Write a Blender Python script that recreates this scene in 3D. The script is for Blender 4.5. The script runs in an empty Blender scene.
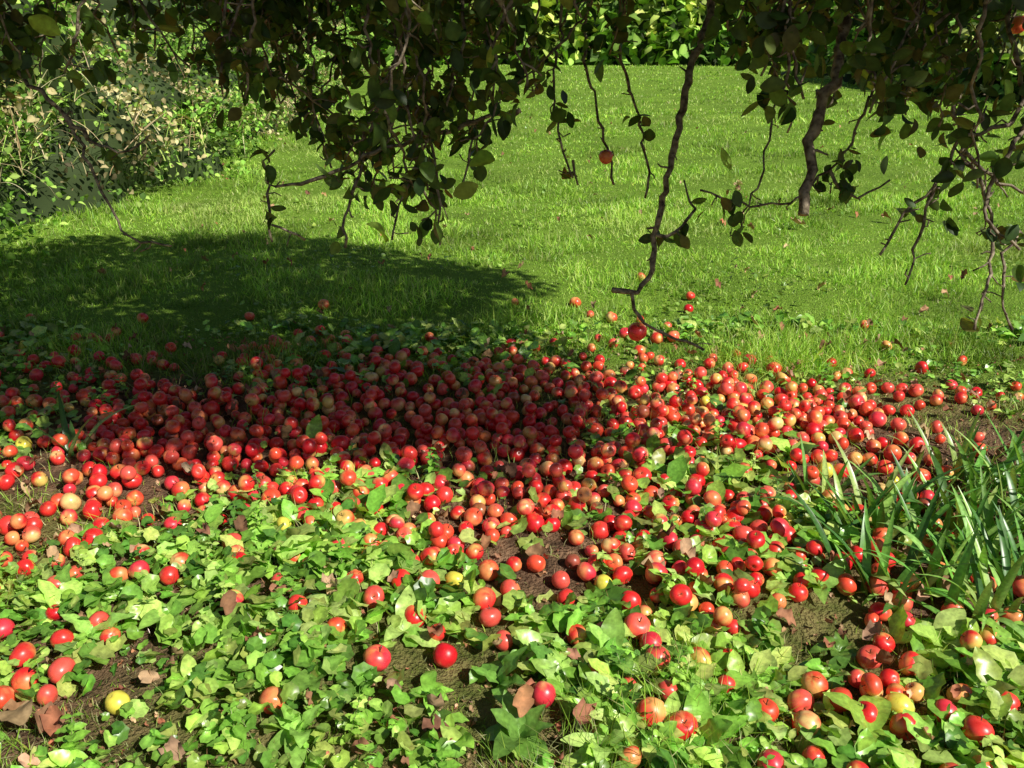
import bpy, math, numpy as np
from mathutils import Vector
from mathutils.kdtree import KDTree
rng=np.random.default_rng(7)
sc=bpy.context.scene
# ---------------------------------------------------------------- camera, image pixels to world points and back, sun direction
CAM_H=1.5; PITCH=math.radians(22); FL=850.0
sp,cp=math.sin(PITCH),math.cos(PITCH)
def at(u,v,d):  # world point for image pixel u,v at depth d
    a=(u-512)/FL; b=(v-384)/FL
    return np.array([a*d, d*(cp-b*sp), CAM_H-d*(sp+b*cp)])
def gpt(u,v):
    b=(v-384)/FL
    return at(u,v,CAM_H/(sp+b*cp))
def ground_to_px(x,y):  # image pixel coordinates of a ground point
    d=y*cp+CAM_H*sp
    return 512+FL*x/d, 384+FL*(CAM_H*cp-y*sp)/d
E=math.radians(42)
SH=np.array([.75,-.66]); SH/=np.linalg.norm(SH)
SUN=np.array([SH[0]*math.cos(E),SH[1]*math.cos(E),math.sin(E)])
SOFF=SH/math.tan(E)
# ---------------------------------------------------------------- helpers
def make_noise(seed,n=9):
    r=np.random.default_rng(seed)
    a=r.uniform(0,6.283,n); k=r.uniform(.5,2.2,n); p=r.uniform(0,6.283,n)
    def f(x,y,s=1.0):
        o=0
        for i in range(n): o=o+np.sin((x*np.cos(a[i])+y*np.sin(a[i]))*k[i]*s+p[i]+1.3*np.sin((y*np.cos(a[i])-x*np.sin(a[i]))*k[i]*s*.7))
        return o/math.sqrt(n/2)/1.6
    return f
N1,N2,N3=make_noise(1),make_noise(2),make_noise(3)
def height(x,y):
    near=np.exp(-((y-3)**2+x**2)/60)
    return .022*N1(x,y,1.6)*near+.010*N2(x,y,5)*near+.05*N3(x,y,.25)*(1-near)
def mesh_obj(name,V,T,mat,col=None,smooth=True,parent=None):
    V=np.asarray(V,dtype=np.float32); T=np.asarray(T,dtype=np.int32)
    me=bpy.data.meshes.new(name)
    me.vertices.add(len(V)); me.vertices.foreach_set("co",V.ravel())
    me.loops.add(T.size); me.loops.foreach_set("vertex_index",T.ravel())
    me.polygons.add(len(T)); me.polygons.foreach_set("loop_start",np.arange(0,T.size,T.shape[1],dtype=np.int32))
    me.polygons.foreach_set("use_smooth",np.full(len(T),smooth))
    me.update(calc_edges=True)
    if col is not None:
        c=np.ones((len(V),4),dtype=np.float32); c[:,:3]=np.clip(col,0,1)
        ca=me.color_attributes.new("Col",'FLOAT_COLOR','POINT'); ca.data.foreach_set("color",c.ravel())
    me.materials.append(mat)
    o=bpy.data.objects.new(name,me); sc.collection.objects.link(o)
    if parent: o.parent=parent
    return o
def empty(name,loc=(0,0,0)):
    e=bpy.data.objects.new(name,None); sc.collection.objects.link(e); return e
def rots(yaw,pitch,roll):
    cy,sy,cx,sx,cr,sr=np.cos(yaw),np.sin(yaw),np.cos(pitch),np.sin(pitch),np.cos(roll),np.sin(roll)
    n=len(yaw); z=np.zeros(n); o=np.ones(n)
    Rz=np.stack([cy,-sy,z,sy,cy,z,z,z,o],1).reshape(n,3,3)
    Rx=np.stack([o,z,z,z,cx,-sx,z,sx,cx],1).reshape(n,3,3)
    Ry=np.stack([cr,z,sr,z,o,z,-sr,z,cr],1).reshape(n,3,3)
    return Rz@Rx@Ry
class Batch:
    def __init__(s): s.V=[];s.T=[];s.C=[];s.n=0
    def add(s,tv,tt,pos,R,scale,col,shade=None):
        n=len(pos)
        if n==0: return
        scale=np.asarray(scale)
        if scale.ndim==1: scale=np.repeat(scale[:,None],3,1)
        P=tv[None]*scale[:,None,:]
        P=np.einsum('nij,nkj->nki',R,P)+pos[:,None,:]
        C=np.repeat(col[:,None,:],len(tv),1)
        if shade is not None: C=C*shade[None,:,None]
        T=tt[None]+(np.arange(n)*len(tv))[:,None,None]+s.n
        s.V.append(P.reshape(-1,3)); s.T.append(T.reshape(-1,3)); s.C.append(C.reshape(-1,3)); s.n+=n*len(tv)
    def raw(s,V,T,C):
        s.V.append(V);s.T.append(T+s.n);s.C.append(C);s.n+=len(V)
    def make(s,name,mat,parent=None,smooth=True):
        return mesh_obj(name,np.concatenate(s.V),np.concatenate(s.T),mat,np.concatenate(s.C),smooth,parent)
def leaf_t(n,w,fold=.25,droop=.6,wave=0.0):
    V=[];y=z=0.0;T=[];S=[]
    for i in range(n+1):
        t=i/n; a=-droop*t
        if i: y+=math.cos(a)/n; z+=math.sin(a)/n
        ww=w(t); wv=wave*math.sin(t*14)*ww
        V+=[(-ww,y,z+fold*ww+wv),(0,y,z),(ww,y,z+fold*ww-wv)]; S+=[.95,1.25,.95]
    for i in range(n):
        b=3*i
        for q in (0,1): T+=[(b+q,b+q+1,b+q+4),(b+q,b+q+4,b+q+3)]
    return np.array(V),np.array(T),np.array(S)
oval=lambda m:(lambda t:m*math.sin(math.pi*min(1,t*.97+.02)**.85)**.8+.004)
oval2=lambda m:(lambda t:m*math.sin(math.pi*min(1,t*.96+.02))**.75+.004)
apple_leaf=[leaf_t(6,oval2(.30),f,d) for f,d in((.25,.3),(.6,.9),(.1,-.4))]
dock_leaf=[leaf_t(9,oval(.19),.3,d,.3) for d in(.5,1.1,1.6)]
small_leaf=[leaf_t(5,oval(.30),.3,d,.25) for d in(.4,1.0)]
hedge_leaf=[leaf_t(3,oval(.30),.3,d,.2) for d in(.4,1.0)]
strap=[leaf_t(8,lambda t:.028*(1-t**3)+.001,.5,d) for d in(.25,.7,1.2,1.9)]
dead_leaf=[leaf_t(7,oval(.30),.7,d,.6) for d in(-1.2,.9,1.8)]
def round_t(k=16,seed=0,lobes=7):
    V=[(0,0,-.03)];S=[1.3]
    for ring,(f,zz) in enumerate(((.5,.02),(1,.0))):
        for i in range(k):
            a=-math.pi/2+2*math.pi*(i+.5)/k
            d=abs(((a+math.pi/2+math.pi)%(2*math.pi))-math.pi)
            r=.5*(.30+.70*min(1,d/.55))*f
            if ring: r*=1+.07*(-1)**i
            V.append((r*math.cos(a),r*math.sin(a)+.12,zz+(.06*math.sin(2*a+seed)+.03*math.sin(5*a+seed))*f+.05*f*f));S.append(1.02 if ring==0 else .88)
    T=[(0,1+i,1+(i+1)%k) for i in range(k)]
    for i in range(k):
        j=(i+1)%k; T+=[(1+i,1+k+i,1+k+j),(1+i,1+k+j,1+j)]
    return np.array(V),np.array(T),np.array(S)
ivy=[round_t(14,s) for s in(0,2)]
BV=np.array([(-.5,0,0),(.5,0,0),(-.36,.0,.5),(.36,.0,.5),(0,.0,.92)]); BV[:,1]=[0,0,.14,.14,.55]
BT=np.array([(0,1,3),(0,3,2),(2,3,4)]); BS=np.array([.6,.6,1,1,1.2])  # blade colour carries painted shade at the base, lighter towards the tip
def tube(pts,rad,sides=6):
    P=np.asarray(pts,float); n=len(P); rad=np.asarray(rad,float)
    tan=np.gradient(P,axis=0); tan/=np.linalg.norm(tan,axis=1)[:,None]+1e-9
    ref=np.array([.31,.87,.38]); a=np.cross(tan,ref); a/=np.linalg.norm(a,axis=1)[:,None]+1e-9
    b=np.cross(tan,a); ang=np.arange(sides)*2*math.pi/sides
    V=P[:,None]+rad[:,None,None]*(np.cos(ang)[None,:,None]*a[:,None]+np.sin(ang)[None,:,None]*b[:,None])
    V=V.reshape(-1,3); T=[]
    for i in range(n-1):
        for j in range(sides):
            k=(j+1)%sides; p,q,r,s=i*sides+j,i*sides+k,(i+1)*sides+k,(i+1)*sides+j
            T+=[(p,q,r),(p,r,s)]
    V=np.vstack([V,P[-1]]); e=(n-1)*sides
    T+=[(e+j,e+(j+1)%sides,len(V)-1) for j in range(sides)]
    return V,np.array(T)
def smooth_path(pts,step=.03,jit=.006):
    P=np.asarray(pts,float); out=[]
    Q=np.vstack([2*P[0]-P[1],P,2*P[-1]-P[-2]])
    for i in range(1,len(Q)-2):
        L=np.linalg.norm(Q[i+1]-Q[i]); m=max(2,int(L/step))
        for t in np.arange(m)/m:
            out.append(.5*((2*Q[i])+(-Q[i-1]+Q[i+1])*t+(2*Q[i-1]-5*Q[i]+4*Q[i+1]-Q[i+2])*t*t+(-Q[i-1]+3*Q[i]-3*Q[i+1]+Q[i+2])*t**3))
    out.append(P[-1]); out=np.array(out)
    out[1:-1]+=rng.normal(0,jit,(len(out)-2,3))
    return out
def pick(cols,n,var=.15):
    cols=np.array(cols); c=cols[rng.integers(0,len(cols),n)]
    return c*rng.uniform(1-var*1.6,1+var*1.6,(n,1))*rng.uniform(1-var*.5,1+var*.5,(n,3))
# ---------------------------------------------------------------- materials
def nodes(name):
    m=bpy.data.materials.new(name); m.use_nodes=True; nt=m.node_tree
    return m,nt,nt.nodes["Principled BSDF"],nt.nodes["Material Output"]
def foliage(name,rough=.5,trans=.3,spec=.4,nscale=60,tint=(1.1,1.15,.5)):
    m,nt,bs,out=nodes(name); N,L=nt.nodes,nt.links
    at_=N.new("ShaderNodeAttribute"); at_.attribute_name="Col"
    src=at_.outputs["Color"]
    if nscale:
        tc=N.new("ShaderNodeTexCoord"); nz=N.new("ShaderNodeTexNoise"); nz.inputs["Scale"].default_value=nscale; nz.inputs["Detail"].default_value=2
        L.new(tc.outputs["Object"],nz.inputs["Vector"])
        mr=N.new("ShaderNodeMapRange"); mr.inputs[1].default_value=.3; mr.inputs[2].default_value=.7; mr.inputs[3].default_value=.72; mr.inputs[4].default_value=1.2
        L.new(nz.outputs["Fac"],mr.inputs[0])
        mx=N.new("ShaderNodeVectorMath"); mx.operation='SCALE'; L.new(src,mx.inputs[0]); L.new(mr.outputs[0],mx.inputs["Scale"]); src=mx.outputs[0]
    L.new(src,bs.inputs["Base Color"])
    bs.inputs["Roughness"].default_value=rough; bs.inputs["Specular IOR Level"].default_value=spec
    if trans>0:
        tr=N.new("ShaderNodeBsdfTranslucent"); tm=N.new("ShaderNodeVectorMath"); tm.operation='MULTIPLY'; tm.inputs[1].default_value=tint
        L.new(src,tm.inputs[0]); L.new(tm.outputs[0],tr.inputs["Color"])
        ms=N.new("ShaderNodeMixShader"); ms.inputs[0].default_value=trans
        L.new(bs.outputs[0],ms.inputs[1]); L.new(tr.outputs[0],ms.inputs[2]); L.new(ms.outputs[0],out.inputs["Surface"])
    return m
M_grass=foliage("grass_blades",.45,.3,.4,0,(1.2,1.25,.5))
M_leaf=foliage("apple_leaf",.45,.35,.4,60,(1.4,1.45,.5))
M_herb=foliage("herb_leaf",.33,.25,.6,90,(1.2,1.2,.5))
M_dead=foliage("dead_leaf",.75,.1,.2,60,(1,.8,.5))
M_hedge=foliage("hedge_leaf",.6,.25,.25,0)
M_stem=foliage("dry_stem",.8,0,.2,0)
# apples
M_apple,nt,bs,out=nodes("apple_skin"); N,L=nt.nodes,nt.links
a_=N.new("ShaderNodeAttribute"); a_.attribute_name="Col"; tc=N.new("ShaderNodeTexCoord")
nz=N.new("ShaderNodeTexNoise"); nz.inputs["Scale"].default_value=45; nz.inputs["Detail"].default_value=4; L.new(tc.outputs["Object"],nz.inputs["Vector"])
cr=N.new("ShaderNodeMapRange"); cr.inputs[1].default_value=.3; cr.inputs[2].default_value=.7; cr.inputs[3].default_value=.78; cr.inputs[4].default_value=1.2; L.new(nz.outputs["Fac"],cr.inputs[0])
sv=N.new("ShaderNodeVectorMath"); sv.operation='SCALE'; L.new(a_.outputs["Color"],sv.inputs[0]); L.new(cr.outputs[0],sv.inputs["Scale"])
vo=N.new("ShaderNodeTexVoronoi"); vo.inputs["Scale"].default_value=230; L.new(tc.outputs["Object"],vo.inputs["Vector"])
vr=N.new("ShaderNodeMapRange"); vr.inputs[1].default_value=.08; vr.inputs[2].default_value=.2; vr.inputs[3].default_value=.25; vr.inputs[4].default_value=0; L.new(vo.outputs["Distance"],vr.inputs[0])
mx=N.new("ShaderNodeMixRGB"); mx.inputs[2].default_value=(.95,.42,.22,1); L.new(vr.outputs[0],mx.inputs[0]); L.new(sv.outputs[0],mx.inputs[1]); L.new(mx.outputs[0],bs.inputs["Base Color"])
rr_=N.new("ShaderNodeMapRange"); rr_.inputs[1].default_value=.35; rr_.inputs[2].default_value=.65; rr_.inputs[3].default_value=.25; rr_.inputs[4].default_value=.42; L.new(nz.outputs["Fac"],rr_.inputs[0]); L.new(rr_.outputs[0],bs.inputs["Roughness"])
bs.inputs["Specular IOR Level"].default_value=.75
def bark(name,c1,c2,scale):
    m,nt,bs,out=nodes(name); N,L=nt.nodes,nt.links
    tc=N.new("ShaderNodeTexCoord"); nz=N.new("ShaderNodeTexNoise"); nz.inputs["Scale"].default_value=scale; nz.inputs["Detail"].default_value=6
    L.new(tc.outputs["Object"],nz.inputs["Vector"]); r=N.new("ShaderNodeValToRGB")
    r.color_ramp.elements[0].position=.35; r.color_ramp.elements[0].color=c1; r.color_ramp.elements[1].position=.68; r.color_ramp.elements[1].color=c2
    L.new(nz.outputs["Fac"],r.inputs[0]); L.new(r.outputs[0],bs.inputs["Base Color"]); bs.inputs["Roughness"].default_value=.85
    b=N.new("ShaderNodeBump"); b.inputs["Strength"].default_value=.8; b.inputs["Distance"].default_value=.008; L.new(nz.outputs["Fac"],b.inputs["Height"]); L.new(b.outputs[0],bs.inputs["Normal"])
    return m
M_bark=bark("apple_bark",(.07,.045,.03,1),(.44,.36,.25,1),55)
M_ground,nt,bs,out=nodes("turf_and_soil"); N,L=nt.nodes,nt.links
a_=N.new("ShaderNodeAttribute"); a_.attribute_name="Col"; tc=N.new("ShaderNodeTexCoord")
def nzz(s,d=6):
    n=N.new("ShaderNodeTexNoise"); n.inputs["Scale"].default_value=s; n.inputs["Detail"].default_value=d; L.new(tc.outputs["Object"],n.inputs["Vector"]); return n
n1,n2,n3=nzz(14),nzz(90),nzz(1.1)
r1=N.new("ShaderNodeValToRGB"); e=r1.color_ramp.elements; e[0].position=.3; e[0].color=(.05,.03,.018,1); e[1].position=.72; e[1].color=(.36,.22,.13,1)
L.new(n1.outputs["Fac"],r1.inputs[0])
r2=N.new("ShaderNodeValToRGB"); e=r2.color_ramp.elements; e[0].position=.3; e[0].color=(.11,.20,.02,1); e[1].position=.7; e[1].color=(.30,.50,.06,1)
ad=N.new("ShaderNodeMixRGB"); ad.inputs[0].default_value=.5; L.new(n3.outputs["Fac"],ad.inputs[1]); L.new(n2.outputs["Fac"],ad.inputs[2]); L.new(ad.outputs[0],r2.inputs[0])
sx=N.new("ShaderNodeSeparateColor"); L.new(a_.outputs["Color"],sx.inputs[0])
mx=N.new("ShaderNodeMixRGB"); L.new(sx.outputs[0],mx.inputs[0]); L.new(r1.outputs[0],mx.inputs[1]); L.new(r2.outputs[0],mx.inputs[2]); L.new(mx.outputs[0],bs.inputs["Base Color"])
bs.inputs["Roughness"].default_value=.95; bs.inputs["Specular IOR Level"].default_value=.15
b=N.new("ShaderNodeBump"); b.inputs["Strength"].default_value=1; b.inputs["Distance"].default_value=.03
ma=N.new("ShaderNodeMath"); ma.operation='ADD'; L.new(n1.outputs["Fac"],ma.inputs[0]); L.new(n2.outputs["Fac"],ma.inputs[1]); L.new(ma.outputs[0],b.inputs["Height"]); L.new(b.outputs[0],bs.inputs["Normal"])
# ---------------------------------------------------------------- windfall density field over the ground
CVv=np.array([300,330,355,385,410,440,480,520,560,600,640,680,720,768,900.])
D=np.array([
[0,0,0,0,0,.02,0,0,0],
[.02,.02,.04,.04,.01,.02,.0,.0,0],
[.10,.15,.25,.3,.12,.06,.03,.02,.01],
[.30,.40,.65,.72,.65,.75,.45,.12,.10],
[.35,.65,.9,1,.95,1,.85,.40,.05],
[.40,.75,.95,.95,.95,.95,.9,.4,.03],
[.55,.6,.8,.88,.85,.65,.75,.4,.02],
[.6,.6,.5,.72,.8,.62,.7,.35,.05],
[.48,.42,.28,.5,.45,.65,.70,.3,.05],
[.15,.12,.12,.18,.2,.5,.68,.5,.15],
[.08,.05,.03,.06,.12,.5,.58,.55,.4],
[.15,.04,.03,.05,.05,.32,.52,.75,.75],
[.08,.03,.03,.02,.02,.20,.42,.75,.8],
[0,0,0,0,0,.07,.18,.35,.35],
[0,0,0,0,0,.05,.12,.2,.2]])
def field(G,x,y):
    u,v=ground_to_px(x,y)
    u=np.clip(u,0,1023.9); ui=np.clip((u/128).astype(int),0,7); fu=u/128-ui
    v=np.clip(v,CVv[0]-1,CVv[-1]-1); vi=np.clip(np.searchsorted(CVv,v)-1,0,len(CVv)-2); fv=np.clip((v-CVv[vi])/(CVv[vi+1]-CVv[vi]),0,1)
    r=(G[vi,ui]*(1-fu)+G[vi,ui+1]*fu)*(1-fv)+(G[vi+1,ui]*(1-fu)+G[vi+1,ui+1]*fu)*fv
    return np.where(y>5.6,0,r)
def turf(x,y):
    edge=3.75+.25*N1(x,y,1.1)+.15*N2(x,y,4)
    return np.clip((y-edge)/.7+.5,0,1)
# ---------------------------------------------------------------- ground sheet
n=400; t=np.linspace(-1,1,n); g=.75*np.sinh(6.3*t)
GX,GY=np.meshgrid(g,g+3.0); gx,gy=GX.ravel(),GY.ravel()
gz=height(gx,gy)
idx=np.arange(n*n).reshape(n,n)
Q=np.stack([idx[:-1,:-1],idx[:-1,1:],idx[1:,1:],idx[1:,:-1]],-1).reshape(-1,4)
tf=turf(gx,gy); green=np.clip((N3(gx,gy,2.5)-.1)*.5,0,.3)
tf=np.maximum(tf,green*(gy<3.9))
mesh_obj("ground",np.stack([gx,gy,gz],1),Q,M_ground,np.stack([tf]*3,1))
# ---------------------------------------------------------------- apples
prof=[]
K=9;S=14
for i in range(K+1):
    a=math.pi*i/K; r=math.sin(a)*(1+.10*math.cos(a)); z=math.cos(a)*.92
    z-=.30*math.exp(-(r/.22)**2)*(1 if z>0 else -.55)
    prof.append((r,z))
AV=[];AT=[]
for i,(r,z) in enumerate(prof):
    for j in range(S):
        a=2*math.pi*j/S; rr=max(r,.001)*(1+.035*math.cos(5*a)*(1 if z<0 else .2))
        AV.append((rr*math.cos(a),rr*math.sin(a),z))
for i in range(K):
    for j in range(S):
        k=(j+1)%S;p,q,r_,s_=i*S+j,i*S+k,(i+1)*S+k,(i+1)*S+j
        AT+=[(p,s_,r_),(p,r_,q)]
AV=np.array(AV);AT=np.array(AT); nA=len(AV)
stV,stT=tube([(0,0,.60),(.02,.01,.85),(.09,.03,1.12)],[.05,.04,.055],4)
FV=np.vstack([AV,stV]);FT=np.vstack([AT,stT+nA])
theta=np.arctan2(AV[:,1],AV[:,0]); AN=AV/np.linalg.norm(AV,axis=1)[:,None]
def add_apples(B,pos,rad,yellow=None,upright=False):
    n=len(pos)
    yaw=rng.uniform(0,6.283,n); pit=rng.normal(0,.25,n) if upright else rng.uniform(0,3.14,n)
    R=rots(yaw,pit,rng.uniform(-.4,.4,n) if not upright else rng.normal(0,.1,n))
    sc_=rad[:,None]*rng.uniform(.91,1.08,(n,3))
    P=np.einsum('nij,nkj->nki',R,FV[None]*sc_[:,None,:])+pos[:,None,:]
    b=rng.normal(0,1,(n,3)); b/=np.linalg.norm(b,axis=1)[:,None]
    bias=rng.normal(.88,.40,n)
    if yellow is not None: bias=np.where(yellow,-1.4,bias)
    tt=np.einsum('nj,kj->nk',b,AN)*.95+bias[:,None]
    tt+=.18*np.sin(9*theta[None]+rng.uniform(0,6,(n,1)))+.14*np.sin(5*theta[None]*1+rng.uniform(0,6,(n,1)))+rng.normal(0,.09,(n,nA))
    tt=np.clip(tt*.95+.24,0,1); tt=tt*tt*(3-2*tt)
    red=np.array([(.90,.028,.028),(.95,.05,.04),(.82,.015,.025),(.95,.09,.04),(.90,.045,.07),(.94,.11,.08)])[rng.integers(0,6,n)]*rng.uniform(.85,1.06,(n,1))
    yel=np.array([(.98,.52,.15),(.98,.38,.13),(.96,.64,.24),(.98,.30,.10),(.90,.62,.16)])[rng.integers(0,5,n)]
    if yellow is not None: yel[yellow]=(.92,.80,.10)
    C=yel[:,None]*(1-tt[...,None])+red[:,None]*tt[...,None]
    rot_=rng.random(n)<.012; rot_[:45]=False
    C[rot_]=C[rot_]*.25+np.array([.20,.09,.04])*.75
    top=np.exp(-((AV[:,0]**2+AV[:,1]**2)/.05))
    C=C*(1-.40*top[None,:,None])+np.array([.40,.24,.07])*.40*top[None,:,None]
    C=np.concatenate([C,np.tile(np.array([.07,.04,.02]),(n,len(stV),1))],1)
    T=FT[None]+(np.arange(n)*len(FV))[:,None,None]
    B.raw(P.reshape(-1,3),T.reshape(-1,3),C.reshape(-1,3))
grid={};cell=.07;pts=[]
def tryadd(x,y,r,force=False):
    gi,gj=int(math.floor(x/cell)),int(math.floor(y/cell))
    for i in(-1,0,1):
        for j in(-1,0,1):
            for (px,py,pr) in grid.get((gi+i,gj+j),()):
                if (px-x)**2+(py-y)**2<((pr+r)*.93)**2: return False
    grid.setdefault((gi,gj),[]).append((x,y,r)); pts.append((x,y,r)); return True
singles=[(182,566),(378,665),(275,711),(375,605),(235,608),(485,602),(490,618),(415,620),(64,672),(25,655),(5,700),(16,702),(3,627),(142,575),(234,543),(445,656),(650,716),(682,728),(770,762),(800,697),(838,697),(865,712),(897,705),(945,708),(960,692),(1005,700),(1012,712),(432,560),(340,550),(805,720),(765,707),(910,660),(650,640),(605,630),(700,655)]
for (u,v) in singles:
    p=gpt(u,v+8); tryadd(p[0],p[1],rng.uniform(.031,.035))
for (u,v) in [(590,310),(610,313),(598,335),(688,311),(667,325),(864,322),(690,295),(110,335),(250,315),(742,370),(748,369),(640,318),(935,400),(960,390),(975,392),(820,378)]:
    p=gpt(u,v+5); tryadd(p[0],p[1],rng.uniform(.024,.029))
nyel=[gpt(120,715),gpt(285,535),gpt(372,566),gpt(603,588),gpt(455,590)]
yl=[]
for p in nyel:
    if tryadd(p[0],p[1],.03): yl.append(len(pts)-1)
nc=42000
cx=rng.uniform(-4.6,4.2,nc); cy=rng.uniform(1.2,5.8,nc)
d=field(D,cx,cy)*np.clip(1+.45*N2(cx,cy,3.2)+.35*N1(cx,cy,8),.1,1.6); d=np.clip(d,0,.99)
att=245*d/(1.03-d)**1.15; pr=att/(nc/(8.8*4.6))
for i in np.nonzero(rng.random(nc)<pr)[0]:
    tryadd(cx[i],cy[i],float(np.clip(rng.normal(.0285,.0036),.02,.036)))
A=np.array(pts); yel=np.zeros(len(A),bool); yel[yl]=True; yel|=rng.random(len(A))<.006
pos=np.stack([A[:,0],A[:,1],height(A[:,0],A[:,1])+A[:,2]*rng.uniform(.8,1.02,len(A))],1)
ab=Batch(); add_apples(ab,pos,A[:,2],yel)
dd=field(D,A[:,0],A[:,1])
sel=np.nonzero((rng.random(len(A))<np.clip((dd-.45)*.85,0,.42)))[0]
p2=pos[sel].copy(); p2[:,0]+=rng.uniform(-.03,.03,len(sel)); p2[:,1]+=rng.uniform(-.03,.03,len(sel)); p2[:,2]+=rng.uniform(.036,.048,len(sel))
keep=[];
for i in range(len(p2)):
    if all((p2[i,0]-p2[j,0])**2+(p2[i,1]-p2[j,1])**2>.055**2 for j in keep): keep.append(i)
p2=p2[keep]; add_apples(ab,p2,rng.uniform(.025,.032,len(p2)),np.zeros(len(p2),bool))
ab.make("fallen_apples",M_apple)
print("APPLES",len(A),len(p2))
kd=KDTree(len(A))
for i,a in enumerate(A): kd.insert((a[0],a[1],0),i)
kd.balance()
def appdist(x,y): return np.array([kd.find((a,b,0))[2] for a,b in zip(x,y)])
# ---------------------------------------------------------------- lawn grass
gb=Batch()
def grass(n,y0,y1,power,hmin,hmax,wmin,wscale,palette,dens=None,wide=.78,extra=1.2,clear=False,ns=1.0):
    r=rng.random(n); p=power
    Y=(y0**p+(y1**p-y0**p)*r)**(1/p) if p!=0 else y0*(y1/y0)**r
    X=rng.uniform(-1,1,n)*(wide*Y+extra)
    k=np.ones(n,bool)
    if dens is not None: k=rng.random(n)<dens(X,Y)
    k&=(X>-4.6+.3*N1(X,Y,.8))
    X,Y=X[k],Y[k]
    if clear:
        k=appdist(X,Y)>.026; X,Y=X[k],Y[k]
    m=len(X)
    tuft=.75+.55*N2(X,Y,2.6*ns)+.5*N1(X,Y,7*ns)
    h=rng.uniform(hmin,hmax,m)*np.clip(tuft,.25,2.1)*(1+Y*.010)
    w=rng.uniform(.7,1.3,m)*(wmin+wscale*Y)
    R=rots(rng.uniform(0,6.283,m),rng.normal(0,.65,m),rng.normal(0,.4,m))
    c=pick(palette,m,.18)*np.clip(1.0+.22*N3(X,Y,1.6*ns)+.26*N1(X,Y,5*ns)+.15*N2(X,Y,12*ns),.45,1.45)[:,None]  # noise mottles blade colour: tuft tone plus painted shadow gaps
    dry=np.clip(N2(X,Y,1.1)*1.0-.5,0,.35)[:,None]; c=c*(1-dry)+np.array([.54,.54,.22])*dry
    gb.add(BV,BT,np.stack([X,Y,height(X,Y)-.004],1),R,np.stack([w,h,h],1),c,BS)
GP=[(.36,.64,.065),(.44,.72,.085),(.28,.53,.055),(.52,.75,.13),(.56,.66,.22)]
grass(180000,3.2,9,1,.03,.08,.0026,.0006,GP,lambda x,y:turf(x,y)*np.clip(1.25-field(D,x,y)*1.0,0.12,1)*np.clip(1.1+.5*N2(x,y,5),.35,1))
grass(100000,8,20,.3,.035,.075,.0015,.0009,GP,ns=.7)
grass(65000,19,60,.3,.04,.08,.002,.0009,GP,ns=.4)
def fgd(x,y):
    b=.20+.8*np.exp(-((x+.95)**2+(y-1.5)**2)/.10)+.35*np.exp(-((x+1.6)**2+(y-2.1)**2)/.3)+.35*(N2(x,y,2.2)>.5)
    return np.clip(b,0,1)
grass(80000,1.2,4.6,1,.035,.085,.0022,.0004,[(.28,.50,.05),(.40,.62,.08),(.6,.6,.28)],fgd,.75,.6,True)
def tuftd(x,y): return np.clip((N1(x,y,3.2)-.30)*1.5,0,1)*np.exp(-((y-4.2)/.6)**2)
grass(60000,3.3,5.6,1,.08,.15,.0028,.0003,[(.26,.44,.05),(.36,.50,.08),(.20,.36,.04)],tuftd)
gb.make("lawn_grass",M_grass)
vb=Batch(); n=9000; Y=4.2*(16/4.2)**rng.random(n); X=rng.uniform(-1,1,n)*(.75*Y+.8); k=(N1(X,Y,2.2)+.4*N2(X,Y,6)>.35)&(X>-4.4); X,Y=X[k],Y[k];m=len(X)
s=rng.uniform(.015,.035,m)*(1+Y*.03)
vb.add(ivy[0][0],ivy[0][1],np.stack([X,Y,height(X,Y)+rng.uniform(.01,.045,m)],1),rots(rng.uniform(0,6.28,m),rng.normal(0,.45,m),rng.normal(0,.45,m)),s,pick([(.26,.42,.06),(.34,.50,.09),(.20,.34,.05)],m,.2),ivy[0][2])
vb.make("lawn_weeds",M_herb)
# ---------------------------------------------------------------- ground herbs
hb=Batch()
HG=[(.22,.46,.06),(.30,.58,.08),(.42,.70,.11),(.13,.30,.045),(.54,.74,.18),(.42,.54,.12)]
BIGDEAD=[gpt(a,b) for a,b in((572,735),(30,750),(45,735),(640,580),(520,740))]
def herbd(x,y):
    v=ground_to_px(x,y)[1]
    base=np.clip((v-430)/110,.25,1)*np.clip(1.1-.35*field(D,x,y),.3,1)
    hole=np.exp(-((x+.95)**2+(y-1.62)**2)/.03)+.8*np.exp(-((x+1.5)**2+(y-2.6)**2)/.1)+.8*np.exp(-((x+.05)**2/.12+(y-2.5)**2/.03))+.8*np.exp(-((x+.62)**2/.03+(y-2.05)**2/.02))+.7*np.exp(-((x-.75)**2/.05+(y-1.95)**2/.02))
    for p in BIGDEAD: hole=hole+1.5*np.exp(-((x-p[0])**2+(y-p[1]+.02)**2)/.006)
    return np.clip(base*np.clip(.88+1.0*N1(x,y,3.5)+.3*N2(x,y,9),.0,1.4)*(1-np.clip(hole,0,1)),0,1)
n=38000
X=rng.uniform(-3.4,3.6,n);Y=rng.uniform(1.1,4.6,n);k=rng.random(n)<herbd(X,Y);X,Y=X[k],Y[k]
ds=appdist(X,Y); k=(ds>.037)|(rng.random(len(X))<.09); X,Y=X[k],Y[k]
typ=N2(X,Y,2.4)+rng.normal(0,.3,len(X)); zone=np.clip(1.2+.5*N3(X,Y,2.0),.65,1.95)
for q in(0,1):
    k=(typ<.25)&(rng.random(len(X))<.55)
    x,y=X[k],Y[k];m=len(x); s=rng.uniform(.016,.046,m)*zone[k]
    z=height(x,y)+rng.uniform(.005,.055,m)
    R=rots(rng.uniform(0,6.28,m),rng.normal(0,.5,m),rng.normal(0,.5,m))
    hb.add(ivy[q][0],ivy[q][1],np.stack([x,y,z],1),R,s,pick(HG,m,.22),ivy[q][2])
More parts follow.
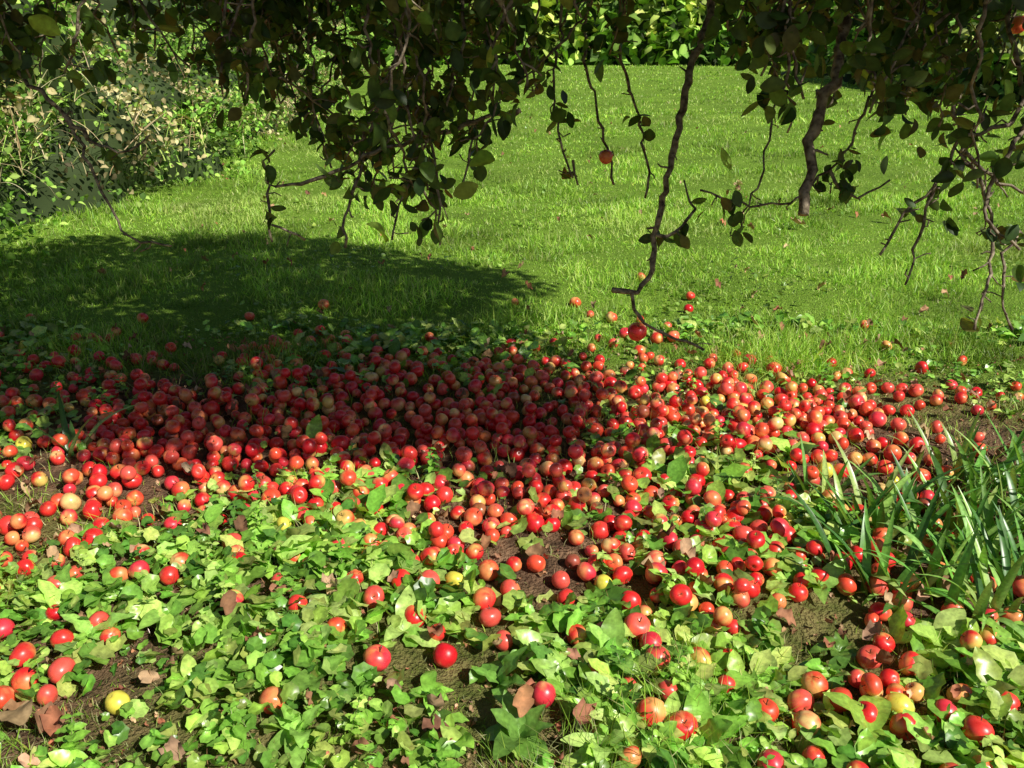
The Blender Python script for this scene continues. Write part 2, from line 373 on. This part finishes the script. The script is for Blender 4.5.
k=typ>=.05; x0,y0=X[k],Y[k]
for q in(0,1):
    x=x0+rng.normal(0,.012,len(x0));y=y0+rng.normal(0,.012,len(x0));m=len(x)
    s=rng.uniform(.02,.072,m)*zone[k]; R=rots(rng.uniform(0,6.28,m),rng.uniform(-.2,1.0,m),rng.normal(0,.4,m))
    hb.add(small_leaf[q][0],small_leaf[q][1],np.stack([x,y,height(x,y)+rng.uniform(.005,.04,m)],1),R,s,pick(HG,m,.22),small_leaf[q][2])
m=9000; x=rng.uniform(-3,3,m);y=rng.uniform(1.2,4,m);k=rng.random(m)<herbd(x,y);x,y=x[k],y[k];m=len(x);h=rng.uniform(.03,.07,m)
hb.add(BV,BT,np.stack([x,y,height(x,y)],1),rots(rng.uniform(0,6.28,m),rng.normal(0,.3,m),rng.normal(0,.3,m)),np.stack([np.full(m,.002),h,h],1),pick([(.3,.42,.12),(.4,.22,.12)],m))
hb.make("ground_ivy",M_herb)
nb=Batch()
n=480; X=rng.uniform(-2.3,2.6,n);Y=rng.uniform(1.25,4.0,n); k=(rng.random(n)<herbd(X,Y)*.9); X,Y=X[k],Y[k]
for x,y in zip(X,Y):
    H=rng.uniform(.05,.13); m=int(H/.014)*2; c=np.array(HG[rng.integers(0,5)])*rng.uniform(.8,1.15)
    tl=rng.normal(0,.25,2); f=np.repeat(np.linspace(.15,1,m//2),2)[:m]; m=len(f)
    z0=height(x,y); ps=np.stack([x+tl[0]*H*f,y+tl[1]*H*f,z0+H*f],1)
    yaw=np.arange(m)*math.pi+ (np.arange(m)//2)*math.pi/2+rng.uniform(0,6)
    s=rng.uniform(.026,.048)*(1.15-.55*f)*rng.uniform(.85,1.15,m)
    j=rng.integers(0,2)
    nb.add(small_leaf[j][0],small_leaf[j][1],ps,rots(yaw,rng.normal(.25,.2,m),rng.normal(0,.2,m)),s,c[None]*rng.uniform(.85,1.15,(m,1)),small_leaf[j][2])
    V,T=tube([(x,y,z0),(x+tl[0]*H*.5,y+tl[1]*H*.5,z0+H*.5),(ps[-1,0],ps[-1,1],z0+H)],[.0018,.0015,.001],4); nb.raw(V,T,np.tile(np.array([.3,.36,.12]),(len(V),1)))
nb.make("nettle_seedlings",M_herb)
# dock rosettes
db=Batch()
RU=[(290,625),(405,640),(560,690),(430,700),(640,720),(755,690),(840,650),(330,620),(985,540),(500,690),(600,755),(190,690),(115,600),(60,600),(170,625),(700,745),(870,735),(940,640),(520,745),(360,700),(690,600),(740,560),(960,600),(1010,650),(320,690),(450,745),(820,590),(260,640),(400,610),(610,660),(90,640),(300,745),(230,735)]
P=[gpt(u,v) for u,v in RU]
for i in range(110):
    x,y=rng.uniform(-2.2,2.4),rng.uniform(1.3,3.4)
    if rng.random()<herbd(np.array([x]),np.array([y]))[0]*.7: P.append(np.array([x,y,0]))
for ip,p in enumerate(P):
    m=rng.integers(5,9); q=rng.integers(0,3,m); yaw=rng.uniform(0,6.28)+np.arange(m)*2.4+rng.normal(0,.3,m)
    big=rng.uniform(.8,1.25) if ip<len(RU) else rng.uniform(.5,1.05); c=pick([(.32,.58,.08),(.44,.70,.14),(.54,.74,.20),(.22,.44,.07)],1)[0]
    for j in range(m):
        R=rots(yaw[j:j+1],rng.uniform(.25,1.15,1),rng.normal(0,.3,1))
        L_=rng.uniform(.06,.13)*big; T_=dock_leaf[q[j]]
        pp=np.array([[p[0],p[1],height(p[0],p[1])+.015]])
        db.add(T_[0],T_[1],pp,R,np.array([[L_*rng.uniform(1,1.4),L_,L_]]),(c*rng.uniform(.8,1.2))[None],T_[2])
db.make("dock_plants",M_herb)
ib=Batch()
def straps(u,v,n,spread,l0,l1,colr):
    p=gpt(u,v); x=p[0]+rng.normal(0,spread,n); y=p[1]+rng.normal(0,spread,n)
    for q in range(4):
        k=(rng.choice(4,n,p=[.4,.3,.2,.1])==q); m=int(k.sum()); Ls=rng.uniform(l0,l1,m); W=rng.uniform(.32,.55,m)
        R=rots(rng.uniform(0,6.28,m),rng.uniform(.95,1.5,m),rng.normal(0,.2,m))
        ib.add(strap[q][0],strap[q][1],np.stack([x[k],y[k],height(x[k],y[k])],1),R,np.stack([W,Ls,Ls],1),pick(colr,m,.18),strap[q][2])
IC=[(.12,.30,.05),(.18,.40,.07),(.30,.54,.12),(.08,.21,.04),(.38,.54,.16)]
for (u,v,n_,s_) in [(880,585,24,.06),(850,540,18,.06),(930,550,28,.09),(980,540,32,.1),(1010,580,30,.1),(1040,520,32,.14),(960,610,18,.08),(1030,620,22,.1),(1100,560,36,.2),(900,510,20,.06),(820,500,8,.04),(1010,480,24,.1),(955,480,18,.08),(70,455,6,.02)]:
    straps(u,v,n_,s_,.12,.33,IC)
ib.make("daffodil_leaf_clump",M_herb)
# ---------------------------------------------------------------- dead leaves and litter
lb=Batch()
BC=[(.36,.19,.10),(.48,.30,.17),(.26,.13,.07),(.60,.40,.24),(.45,.18,.10)]
n=520; x=rng.uniform(-3,3.2,n); y=1.3+rng.random(n)**1.2*3.2; s=rng.uniform(.03,.075,n); zz=height(x,y)+np.where(y<3,.04,.045)
ff=[(572,735,.13,0),(30,750,.12,1),(45,735,.10,1),(640,580,.11,1),(520,740,.08,0),(655,555,.09,2),(270,665,.07,0),(230,640,.07,1),(440,655,.07,0),(690,580,.08,0),(205,545,.06,0),(830,352,.10,0),(890,352,.08,1),(880,222,.14,0),(805,232,.15,0),(560,530,.07,0),(735,190,.13,0),(940,300,.08,0),(270,200,.10,0)]
x2=np.array([gpt(a,b_)[0] for a,b_,_,_ in ff]);y2=np.array([gpt(a,b_)[1] for a,b_,_,_ in ff])
x=np.append(x,x2);y=np.append(y,y2);s=np.append(s,[f[2] for f in ff]); zz=np.append(zz,height(x2,y2)+.06)
n3_=170; yy=4.6*(22/4.6)**rng.random(n3_); xx=rng.uniform(-.5,.68,n3_)*yy; x=np.append(x,xx);y=np.append(y,yy);s=np.append(s,rng.uniform(.03,.08,n3_)); zz=np.append(zz,height(xx,yy)+.045)
n4=6000; xa=rng.uniform(-3.2,3.2,n4); ya=rng.uniform(1.2,4.4,n4); x=np.append(x,xa);y=np.append(y,ya);s=np.append(s,rng.uniform(.008,.026,n4)); zz=np.append(zz,height(xa,ya)+.006)
n=len(x);q=rng.integers(0,3,n)
for j in range(3):
    k=q==j;m=int(k.sum())
    R=rots(rng.uniform(0,6.28,m),rng.normal(.1,.25,m),rng.normal(0,.35,m))
    lb.add(dead_leaf[j][0],dead_leaf[j][1],np.stack([x[k],y[k],zz[k]],1),R,s[k],pick(BC,m,.2),dead_leaf[j][2])
lb.make("dead_leaves",M_dead)
# ---------------------------------------------------------------- apple tree
tree=empty("apple_tree")
wb=Batch(); lf=Batch(); hf=Batch()
def addtube(B,P,r0,r1,sides=6):
    r=np.linspace(r0,r1,len(P))*rng.uniform(.82,1.22,len(P)); V,T=tube(P,r,sides); B.raw(V,T,np.ones((len(V),3))*.5)
LC=[(.06,.11,.028),(.09,.15,.033),(.045,.085,.024),(.13,.21,.045),(.17,.15,.045),(.15,.24,.05)]
def leaves_at(B,P,size=(.038,.062),pal=LC,down=True):
    P=np.asarray(P); n=len(P)
    q=rng.integers(0,3,n)
    for j in(0,1,2):
        k=q==j;m=int(k.sum())
        if not m: continue
        pit=rng.normal(-.35,.8,m) if down else rng.uniform(-1.2,.8,m)
        s=rng.uniform(size[0],size[1],m)
        B.add(apple_leaf[j][0],apple_leaf[j][1],P[k],rots(rng.uniform(0,6.28,m),pit,rng.normal(0,.9,m)),np.stack([s*rng.uniform(.85,1.25,m),s,s],1),pick(pal,m,.25),apple_leaf[j][2])
def spurs(P,r,every=2,leafy=.5,nl=(3,6),leafsize=(.038,.062),start=0,spur=(.015,.05)):
    for i in range(max(1,int(start*len(P))),len(P)-1):
        if rng.random()<1.0/every:
            dr=rng.normal(0,1,3); dr[2]-=.2; dr/=np.linalg.norm(dr); Ln=rng.uniform(*spur)
            mid=P[i]+dr*Ln*.5+rng.normal(0,.006,3); e_=P[i]+dr*Ln+np.array([0,0,rng.normal(0,.006)])
            addtube(wb,np.array([P[i],mid,e_]),max(.002,r*.55),.0022,4)
            if rng.random()<leafy:
                m=rng.integers(*nl); leaves_at(hf,e_+rng.normal(0,.016,(m,3)),leafsize)
tr=smooth_path([(2.3,-1.9,-.1),(2.25,-1.85,.6),(2.1,-1.75,1.3),(2.0,-1.7,2.1)],.15,.01)
V,T=tube(tr,np.linspace(.24,.17,len(tr)),14); wb.raw(V,T,np.ones((len(V),3))*.5)
limbs=[[(2.0,-1.7,2.0),(1.3,-1.1,2.7),(.5,-.4,3.1),(-.4,.8,3.3),(-.9,2.2,3.1),(-1.0,3.4,2.7)],
[(-.4,.8,3.3),(.8,1.35,3.45),(1.6,1.6,3.3),(2.0,2.1,2.6)],
[(.8,1.35,3.45),(1.2,2.0,3.1),(1.3,2.6,2.5)],
[(.3,1.15,3.4),(.5,1.9,3.0),(.4,2.6,2.45)],
[(.5,1.9,3.0),(-.2,2.3,2.8),(-.9,2.5,2.4)],
[(-.9,2.2,3.1),(-1.8,2.5,2.9),(-2.4,2.6,2.3)],
[(2.0,-1.7,2.0),(2.9,-2.3,2.8),(3.8,-2.6,3.4)],[(2.0,-1.7,2.0),(1.6,-2.6,2.9),(.8,-3.4,3.5)],
[(-.4,.8,3.3),(-1.6,.4,3.6),(-2.6,.6,3.5)]]
for i,l in enumerate(limbs):
    P=smooth_path(l,.1,.008); addtube(wb,P,.10 if i<1 else .05,.018,9)
poly=np.array([gpt(u,v)[:2] for u,v in [(-900,415),(0,420),(90,442),(170,452),(340,448),(430,465),(520,474),(580,462),(575,438),(550,400),(510,372),(480,345),(535,312),(535,285),(450,262),(330,238),(150,228),(0,250),(-700,240)]])  # ground shadow outline; the unseen crown's leaf clumps are shaped to cast it
def inpoly(x,y):
    c=np.zeros(len(x),bool); j=len(poly)-1
    for i in range(len(poly)):
        xi,yi=poly[i];xj,yj=poly[j]
        with np.errstate(all='ignore'): c^=((yi>y)!=(yj>y))&(x<(xj-xi)*(y-yi)/(yj-yi)+xi)
        j=i
    return c
x=rng.uniform(-6.5,.8,9000);y=rng.uniform(2.3,7,9000);k=inpoly(x,y);x,y=x[k][:1350],y[k][:1350]
h=rng.uniform(2.35,3.9,len(x))
cc=np.stack([x+SOFF[0]*h,y+SOFF[1]*h,h],1)
x=rng.uniform(-5,2,180);y=rng.uniform(-4,.4,180);h=rng.uniform(2.6,4.2,180)
cc2=np.stack([x+SOFF[0]*h,y+SOFF[1]*h,h],1)
for C_,nl,sg in((cc,28,.11),(cc2,40,.22)):
    P=np.repeat(C_,nl,0)+rng.normal(0,sg,(len(C_)*nl,3)); P[:,2]=np.maximum(P[:,2],2.25)
    leaves_at(lf,P,(.06,.09),down=False)
    for c in C_[::3]:
        e_=c+rng.normal(0,.15,3); addtube(wb,np.array([c+np.array([.1,-.1,.15]),c,e_]),.006,.002,4)
lf.make("crown_leaves",M_leaf,tree)
def hang(pts,r0,r1,every=2,leafy=.4,nl=(3,6),top=True,start=0,ls=(.038,.062),spur=(.015,.05)):
    W=[at(*p) for p in pts]
    if top:
        s=W[0]; W=[s+np.array([.12*rng.normal(),.15*rng.normal(),2.55-s[2]])]+W
    P=smooth_path(W,.028,.005); addtube(wb,P,r0,r1,7); spurs(P,r0*.5,every,leafy,nl,ls,start,spur); return P
hang([(712,-30,2.6),(693,60,2.6),(682,110,2.6),(668,170,2.62),(656,235,2.65),(648,278,2.66),(636,292,2.66),(612,290,2.66)],.016,.008,3,.0)
hang([(632,294,2.66),(641,318,2.66),(665,335,2.66),(704,350,2.66)],.006,.004,2.5,.08,top=False)
hang([(655,235,2.65),(676,233,2.66),(691,212,2.68),(684,180,2.7)],.006,.003,2,.1,top=False)
hang([(622,-20,2.7),(621,50,2.7),(637,115,2.75),(648,170,2.75),(645,198,2.75)],.008,.004,2,.12)
hang([(590,-20,2.9),(585,60,2.9),(598,110,2.9),(611,165,2.9),(614,185,2.9)],.008,.004,2,.15)
hang([(560,-20,2.6),(553,70,2.6),(557,130,2.6),(573,178,2.6)],.007,.003,2,.35,start=.4)
hang([(573,160,2.6),(578,185,2.6)],.004,.003,1,.9,top=False)
hang([(537,-20,2.6),(530,50,2.6),(538,90,2.6)],.006,.003,2,.6)
hang([(852,-30,2.2),(838,60,2.2),(815,130,2.2),(803,215,2.2)],.022,.013,6,.05)
hang([(405,-20,2.4),(388,80,2.4),(365,150,2.4),(348,205,2.4),(345,248,2.4)],.011,.004,1.6,.4,start=.3)
hang([(520,110,2.5),(455,128,2.45),(385,150,2.4),(335,172,2.4),(290,184,2.4),(268,184,2.4),(272,242,2.4)],.007,.004,1.8,.25,top=False)
hang([(268,184,2.4),(262,165,2.4),(275,150,2.4)],.004,.003,2,.2,top=False)
hang([(272,225,2.4),(290,232,2.4),(305,240,2.42)],.004,.003,2,.2,top=False)
hang([(430,-20,2.3),(428,100,2.3),(438,190,2.3),(440,245,2.3)],.008,.003,1.3,.7,start=.3)
hang([(460,-20,2.3),(450,90,2.3),(405,190,2.3),(392,240,2.3)],.007,.003,1.3,.7,start=.4)
hang([(480,-20,2.35),(500,90,2.35),(470,150,2.35),(462,200,2.35)],.007,.003,1.3,.7,start=.4)
hang([(-30,20,2.5),(25,75,2.5),(62,112,2.5),(88,140,2.5)],.009,.006,2,.4,top=True)
hang([(60,110,2.5),(90,165,2.5),(122,230,2.5),(172,246,2.5)],.005,.003,4,.05,top=False)
hang([(88,140,2.5),(128,150,2.5),(150,135,2.5)],.005,.003,2,.2,top=False)
hang([(945,-20,2.4),(950,80,2.4),(965,150,2.4),(988,205,2.4),(992,262,2.4),(974,330,2.4)],.011,.004,1.4,.25,start=.2)
hang([(1060,190,2.5),(1015,235,2.5),(1002,285,2.5),(1012,330,2.5)],.007,.004,1.6,.3)
hang([(1010,-20,2.3),(1020,110,2.3),(960,140,2.3),(935,185,2.35),(905,215,2.4),(880,255,2.4)],.010,.004,1.5,.25,start=.3)
hang([(935,185,2.35),(915,250,2.4),(905,285,2.4)],.005,.003,1.8,.15,top=False)
hang([(890,-20,2.5),(868,100,2.5),(830,170,2.5),(780,205,2.5),(730,200,2.5),(700,190,2.5)],.008,.003,1.5,.25,start=.3)
hang([(770,-20,2.6),(775,90,2.6),(765,160,2.6),(735,240,2.6)],.007,.003,2,.25,start=.3)
hang([(830,170,2.5),(850,200,2.5),(890,180,2.5)],.005,.003,1.8,.2,top=False)
hang([(1040,110,2.3),(1000,165,2.3),(985,215,2.3),(1020,250,2.3)],.008,.004,1.5,.3,top=False)
hang([(960,150,2.4),(1000,180,2.4),(1040,200,2.4)],.006,.004,1.5,.3,top=False)
EU=np.array([-250,0,60,120,200,260,330,400,450,500,560,610,650,700,740,800,850,900,950,1000,1280])
EV=np.array([140,110,90,70,95,110,180,220,225,120,60,55,15,10,100,150,140,110,160,225,240])
DN=np.array([.4,.4,.35,.45,.9,1,1,1,1,.8,.5,.3,.12,.15,.5,.65,.6,.6,.7,.8,.6])
cnt=0
while cnt<155:
    u=rng.uniform(-200,1110)
    if rng.random()>np.interp(u,EU,DN): continue
    cnt+=1; ve=np.interp(u,EU,EV); d_=rng.uniform(2.0,3.1) if u<700 else rng.uniform(1.9,2.6)
    v=-40+(ve+40)*rng.random()**.8
    e_=at(u,v,d_); s=np.array([e_[0]+rng.normal(0,.3),e_[1]+rng.normal(0,.15),2.5])
    m1=s*.6+e_*.4+rng.normal(0,.08,3); m2=s*.25+e_*.75+rng.normal(0,.07,3)
    P=smooth_path([s,m1,m2,e_],.03,.006); addtube(wb,P,.007,.003,5)
    spurs(P,.005,1.4,.75,(3,7),(.035,.062),.35,(.02,.07))
    if rng.random()<.6: leaves_at(hf,e_+rng.normal(0,.03,(4,3)))
pl=[(872,110),(955,95),(985,75),(722,168),(785,75),(570,30),(495,180),(440,262),(478,205),(385,262),(893,150),(640,15),(500,60),(160,45),(735,10),(905,60),(60,55),(1005,100),(930,30),(830,40),(970,40),(760,30),(800,110),(1015,60),(350,60),(250,90)]
leaves_at(hf,np.array([at(u,v-20,2.2) for u,v in pl]),(.06,.085),[(.34,.54,.09),(.42,.48,.10),(.28,.46,.08)])  # scattered leaves in a brighter palette, sunlight painted into their colour
wb.make("trunk_limbs_and_twigs",M_bark,tree)
hf.make("hanging_leaves",M_leaf,tree)
hab=Batch(); hp=np.array([at(637,332,2.62),at(606,157,2.88),at(225,15,2.9),at(1018,25,2.6)])
add_apples(hab,hp,np.array([.033,.026,.024,.028]),np.zeros(4,bool),True)
hab.make("hanging_apples",M_apple,tree)
# ---------------------------------------------------------------- hedges
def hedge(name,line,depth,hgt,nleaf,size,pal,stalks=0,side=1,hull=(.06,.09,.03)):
    e_=empty(name); line=np.array(line,float)
    seg=np.linalg.norm(np.diff(line,axis=0),axis=1); cs=np.append(0,np.cumsum(seg))
    def pt(s): return np.stack([np.interp(s,cs,line[:,0]),np.interp(s,cs,line[:,1])],1)
    def surf(s,t):
        p=pt(s); p2=pt(s+.01); tg=p2-p; tg/=np.linalg.norm(tg,axis=1)[:,None]+1e-9
        nrm=np.stack([-tg[:,1],tg[:,0]],1)*side
        a=t*math.pi*.5
        H=hgt*(1+.22*N1(s,s*0,.9)+.12*N2(s,t*3,2.5)); 
        off=depth*(1-np.cos(a))+.8*N2(s,t*4,1.9)*min(1,size[1]*8)*.8; z=H*np.sin(a)
        q=p+nrm*off[:,None]
        return np.stack([q[:,0],q[:,1],z],1),np.stack([nrm[:,0],nrm[:,1],0*s],1)
    ns=200;ntt=18; S_,T_=np.meshgrid(np.linspace(0,cs[-1]-.05,ns),np.linspace(0,1,ntt)); s,t=S_.ravel(),T_.ravel()
    V,nr=surf(s,t); V=V+nr*depth*.10; V=V+rng.normal(0,size[0]*.4,V.shape); V[t==0,2]=-.2
    top=V[t==1].copy(); top+=nr[t==1]*depth; bot=top.copy(); bot[:,2]=-.2
    V=np.vstack([V,top,bot]); id_=np.arange(ns*(ntt+2)).reshape(ntt+2,ns)
    Qf=np.stack([id_[:-1,:-1],id_[:-1,1:],id_[1:,1:],id_[1:,:-1]],-1).reshape(-1,4)
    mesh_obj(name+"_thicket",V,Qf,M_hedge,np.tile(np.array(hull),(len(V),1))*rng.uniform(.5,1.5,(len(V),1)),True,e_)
    B=Batch(); w=rng.random(nleaf)**1.4; s=w*(cs[-1]-.1); t=rng.random(nleaf)**.8
    P,nr=surf(s,t); P+=nr*rng.normal(-.02,.16,(nleaf,1))*depth*.35+rng.normal(0,size[1]*.6,P.shape); P[:,2]=np.abs(P[:,2])
    clump=np.clip(.95+.65*N3(s,t*5,3.0)+.45*N1(s,t*9,6.0),.25,1.8)
    ci=np.clip(((N2(s,t*4,1.4)+.9)/1.8*len(pal)+rng.normal(0,.9,nleaf)).astype(int),0,len(pal)-1); cols=np.array(pal)[ci]*rng.uniform(.7,1.3,(nleaf,1))
    q=rng.integers(0,2,nleaf)
    for j in(0,1):
        k=q==j;m=int(k.sum()); sz=rng.uniform(size[0],size[1],m)*(1+s[k]*.02)
        B.add(hedge_leaf[j][0],hedge_leaf[j][1],P[k],rots(rng.uniform(0,6.28,m),rng.uniform(-.9,.9,m),rng.normal(0,.6,m)),np.stack([sz*1.2,sz,sz],1),cols[k]*clump[k][:,None],hedge_leaf[j][2])
    B.make(name+"_leaves",M_hedge,e_)
    if stalks:
        B=Batch(); s=rng.random(stalks)**1.3*(cs[-1]-.1); t=rng.uniform(.1,.9,stalks); P,nr=surf(s,t); P-=nr*.02; P[:,2]*=.65
        for q in range(4):
            k=rng.integers(0,4,stalks)==q; m=int(k.sum()); Ls=rng.uniform(.3,.85,m)
            B.add(strap[q][0],strap[q][1],P[k],rots(rng.uniform(0,6.28,m),rng.uniform(.6,1.5,m),rng.normal(0,.3,m)),np.stack([rng.uniform(.10,.24,m),Ls,Ls],1),pick([(.60,.48,.28),(.50,.38,.20),(.40,.52,.14),(.36,.54,.12),(.68,.56,.34)],m,.2))
        B.make(name+"_dry_stalks",M_stem,e_)
    return e_
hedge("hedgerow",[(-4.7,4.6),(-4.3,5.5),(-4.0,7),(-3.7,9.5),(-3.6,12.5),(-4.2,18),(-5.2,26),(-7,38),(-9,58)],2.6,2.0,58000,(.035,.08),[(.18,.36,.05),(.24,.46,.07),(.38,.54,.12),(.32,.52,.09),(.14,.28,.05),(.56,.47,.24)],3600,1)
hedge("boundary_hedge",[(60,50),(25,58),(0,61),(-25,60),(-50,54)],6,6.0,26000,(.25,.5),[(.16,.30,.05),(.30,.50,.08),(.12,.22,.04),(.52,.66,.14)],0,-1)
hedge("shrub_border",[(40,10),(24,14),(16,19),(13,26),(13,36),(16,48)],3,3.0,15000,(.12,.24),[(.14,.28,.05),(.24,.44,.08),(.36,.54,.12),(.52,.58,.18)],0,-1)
for (tx,ty,th) in [(-22,72,13),(-9,74,14),(4,72,13),(17,73,12),(32,68,13),(-14,30,9)]:
    e_=empty("deciduous_tree"); B=Batch(); P=smooth_path([(tx,ty,-.2),(tx+.2,ty,th*.3),(tx-.1,ty+.2,th*.75)],.5,.03); V,T=tube(P,np.linspace(.35,.1,len(P)),10); B.raw(V,T,np.ones((len(V),3)))
    B2=Batch()
    for i in range(60):
        dr=rng.normal(0,1,3); dr/=np.linalg.norm(dr); r=rng.random()**.4
        c=np.array([tx,ty,th*.62])+dr*r*np.array([th*.36,th*.36,th*.38])
        if i%3==0: V,T=tube(np.array([[tx,ty,th*rng.uniform(.3,.6)],(np.array([tx,ty,th*.5])+c)/2,c]),[.1,.06,.02],5); B.raw(V,T,np.ones((len(V),3)))
        m=50; Pp=c+rng.normal(0,.6,(m,3)); sz=rng.uniform(.25,.5,m)
        B2.add(hedge_leaf[0][0],hedge_leaf[0][1],Pp,rots(rng.uniform(0,6.28,m),rng.uniform(-1,1,m),rng.normal(0,.6,m)),sz,pick([(.12,.22,.05),(.18,.28,.07),(.26,.28,.08)],m,.2),hedge_leaf[0][2])
    B.make("trunk_and_limbs",M_bark,e_); B2.make("crown",M_hedge,e_)
# ---------------------------------------------------------------- light
w=bpy.data.worlds.new("World"); sc.world=w; w.use_nodes=True; nt=w.node_tree
sky=nt.nodes.new("ShaderNodeTexSky"); sky.sky_type='NISHITA'; sky.sun_disc=False; sky.sun_elevation=E; sky.sun_rotation=math.atan2(SH[0],SH[1])
nt.links.new(sky.outputs[0],nt.nodes["Background"].inputs[0]); nt.nodes["Background"].inputs[1].default_value=.055
sl=bpy.data.lights.new("sun",'SUN'); sl.energy=5; sl.angle=math.radians(.5); sl.color=(1,.96,.86)
so=bpy.data.objects.new("sun",sl); sc.collection.objects.link(so); so.rotation_euler=Vector(SUN).to_track_quat('Z','Y').to_euler(); so.location=(5,-5,10)
sc.view_settings.view_transform='Standard'; sc.view_settings.look='None'; sc.view_settings.exposure=0
cam=bpy.data.cameras.new("camera"); cam.sensor_width=36; cam.lens=FL/1024*36; cam.clip_end=1000; cam.clip_start=.05
co=bpy.data.objects.new("camera",cam); sc.collection.objects.link(co); co.location=(0,0,CAM_H); co.rotation_euler=(math.radians(90)-PITCH,0,0)
sc.camera=co
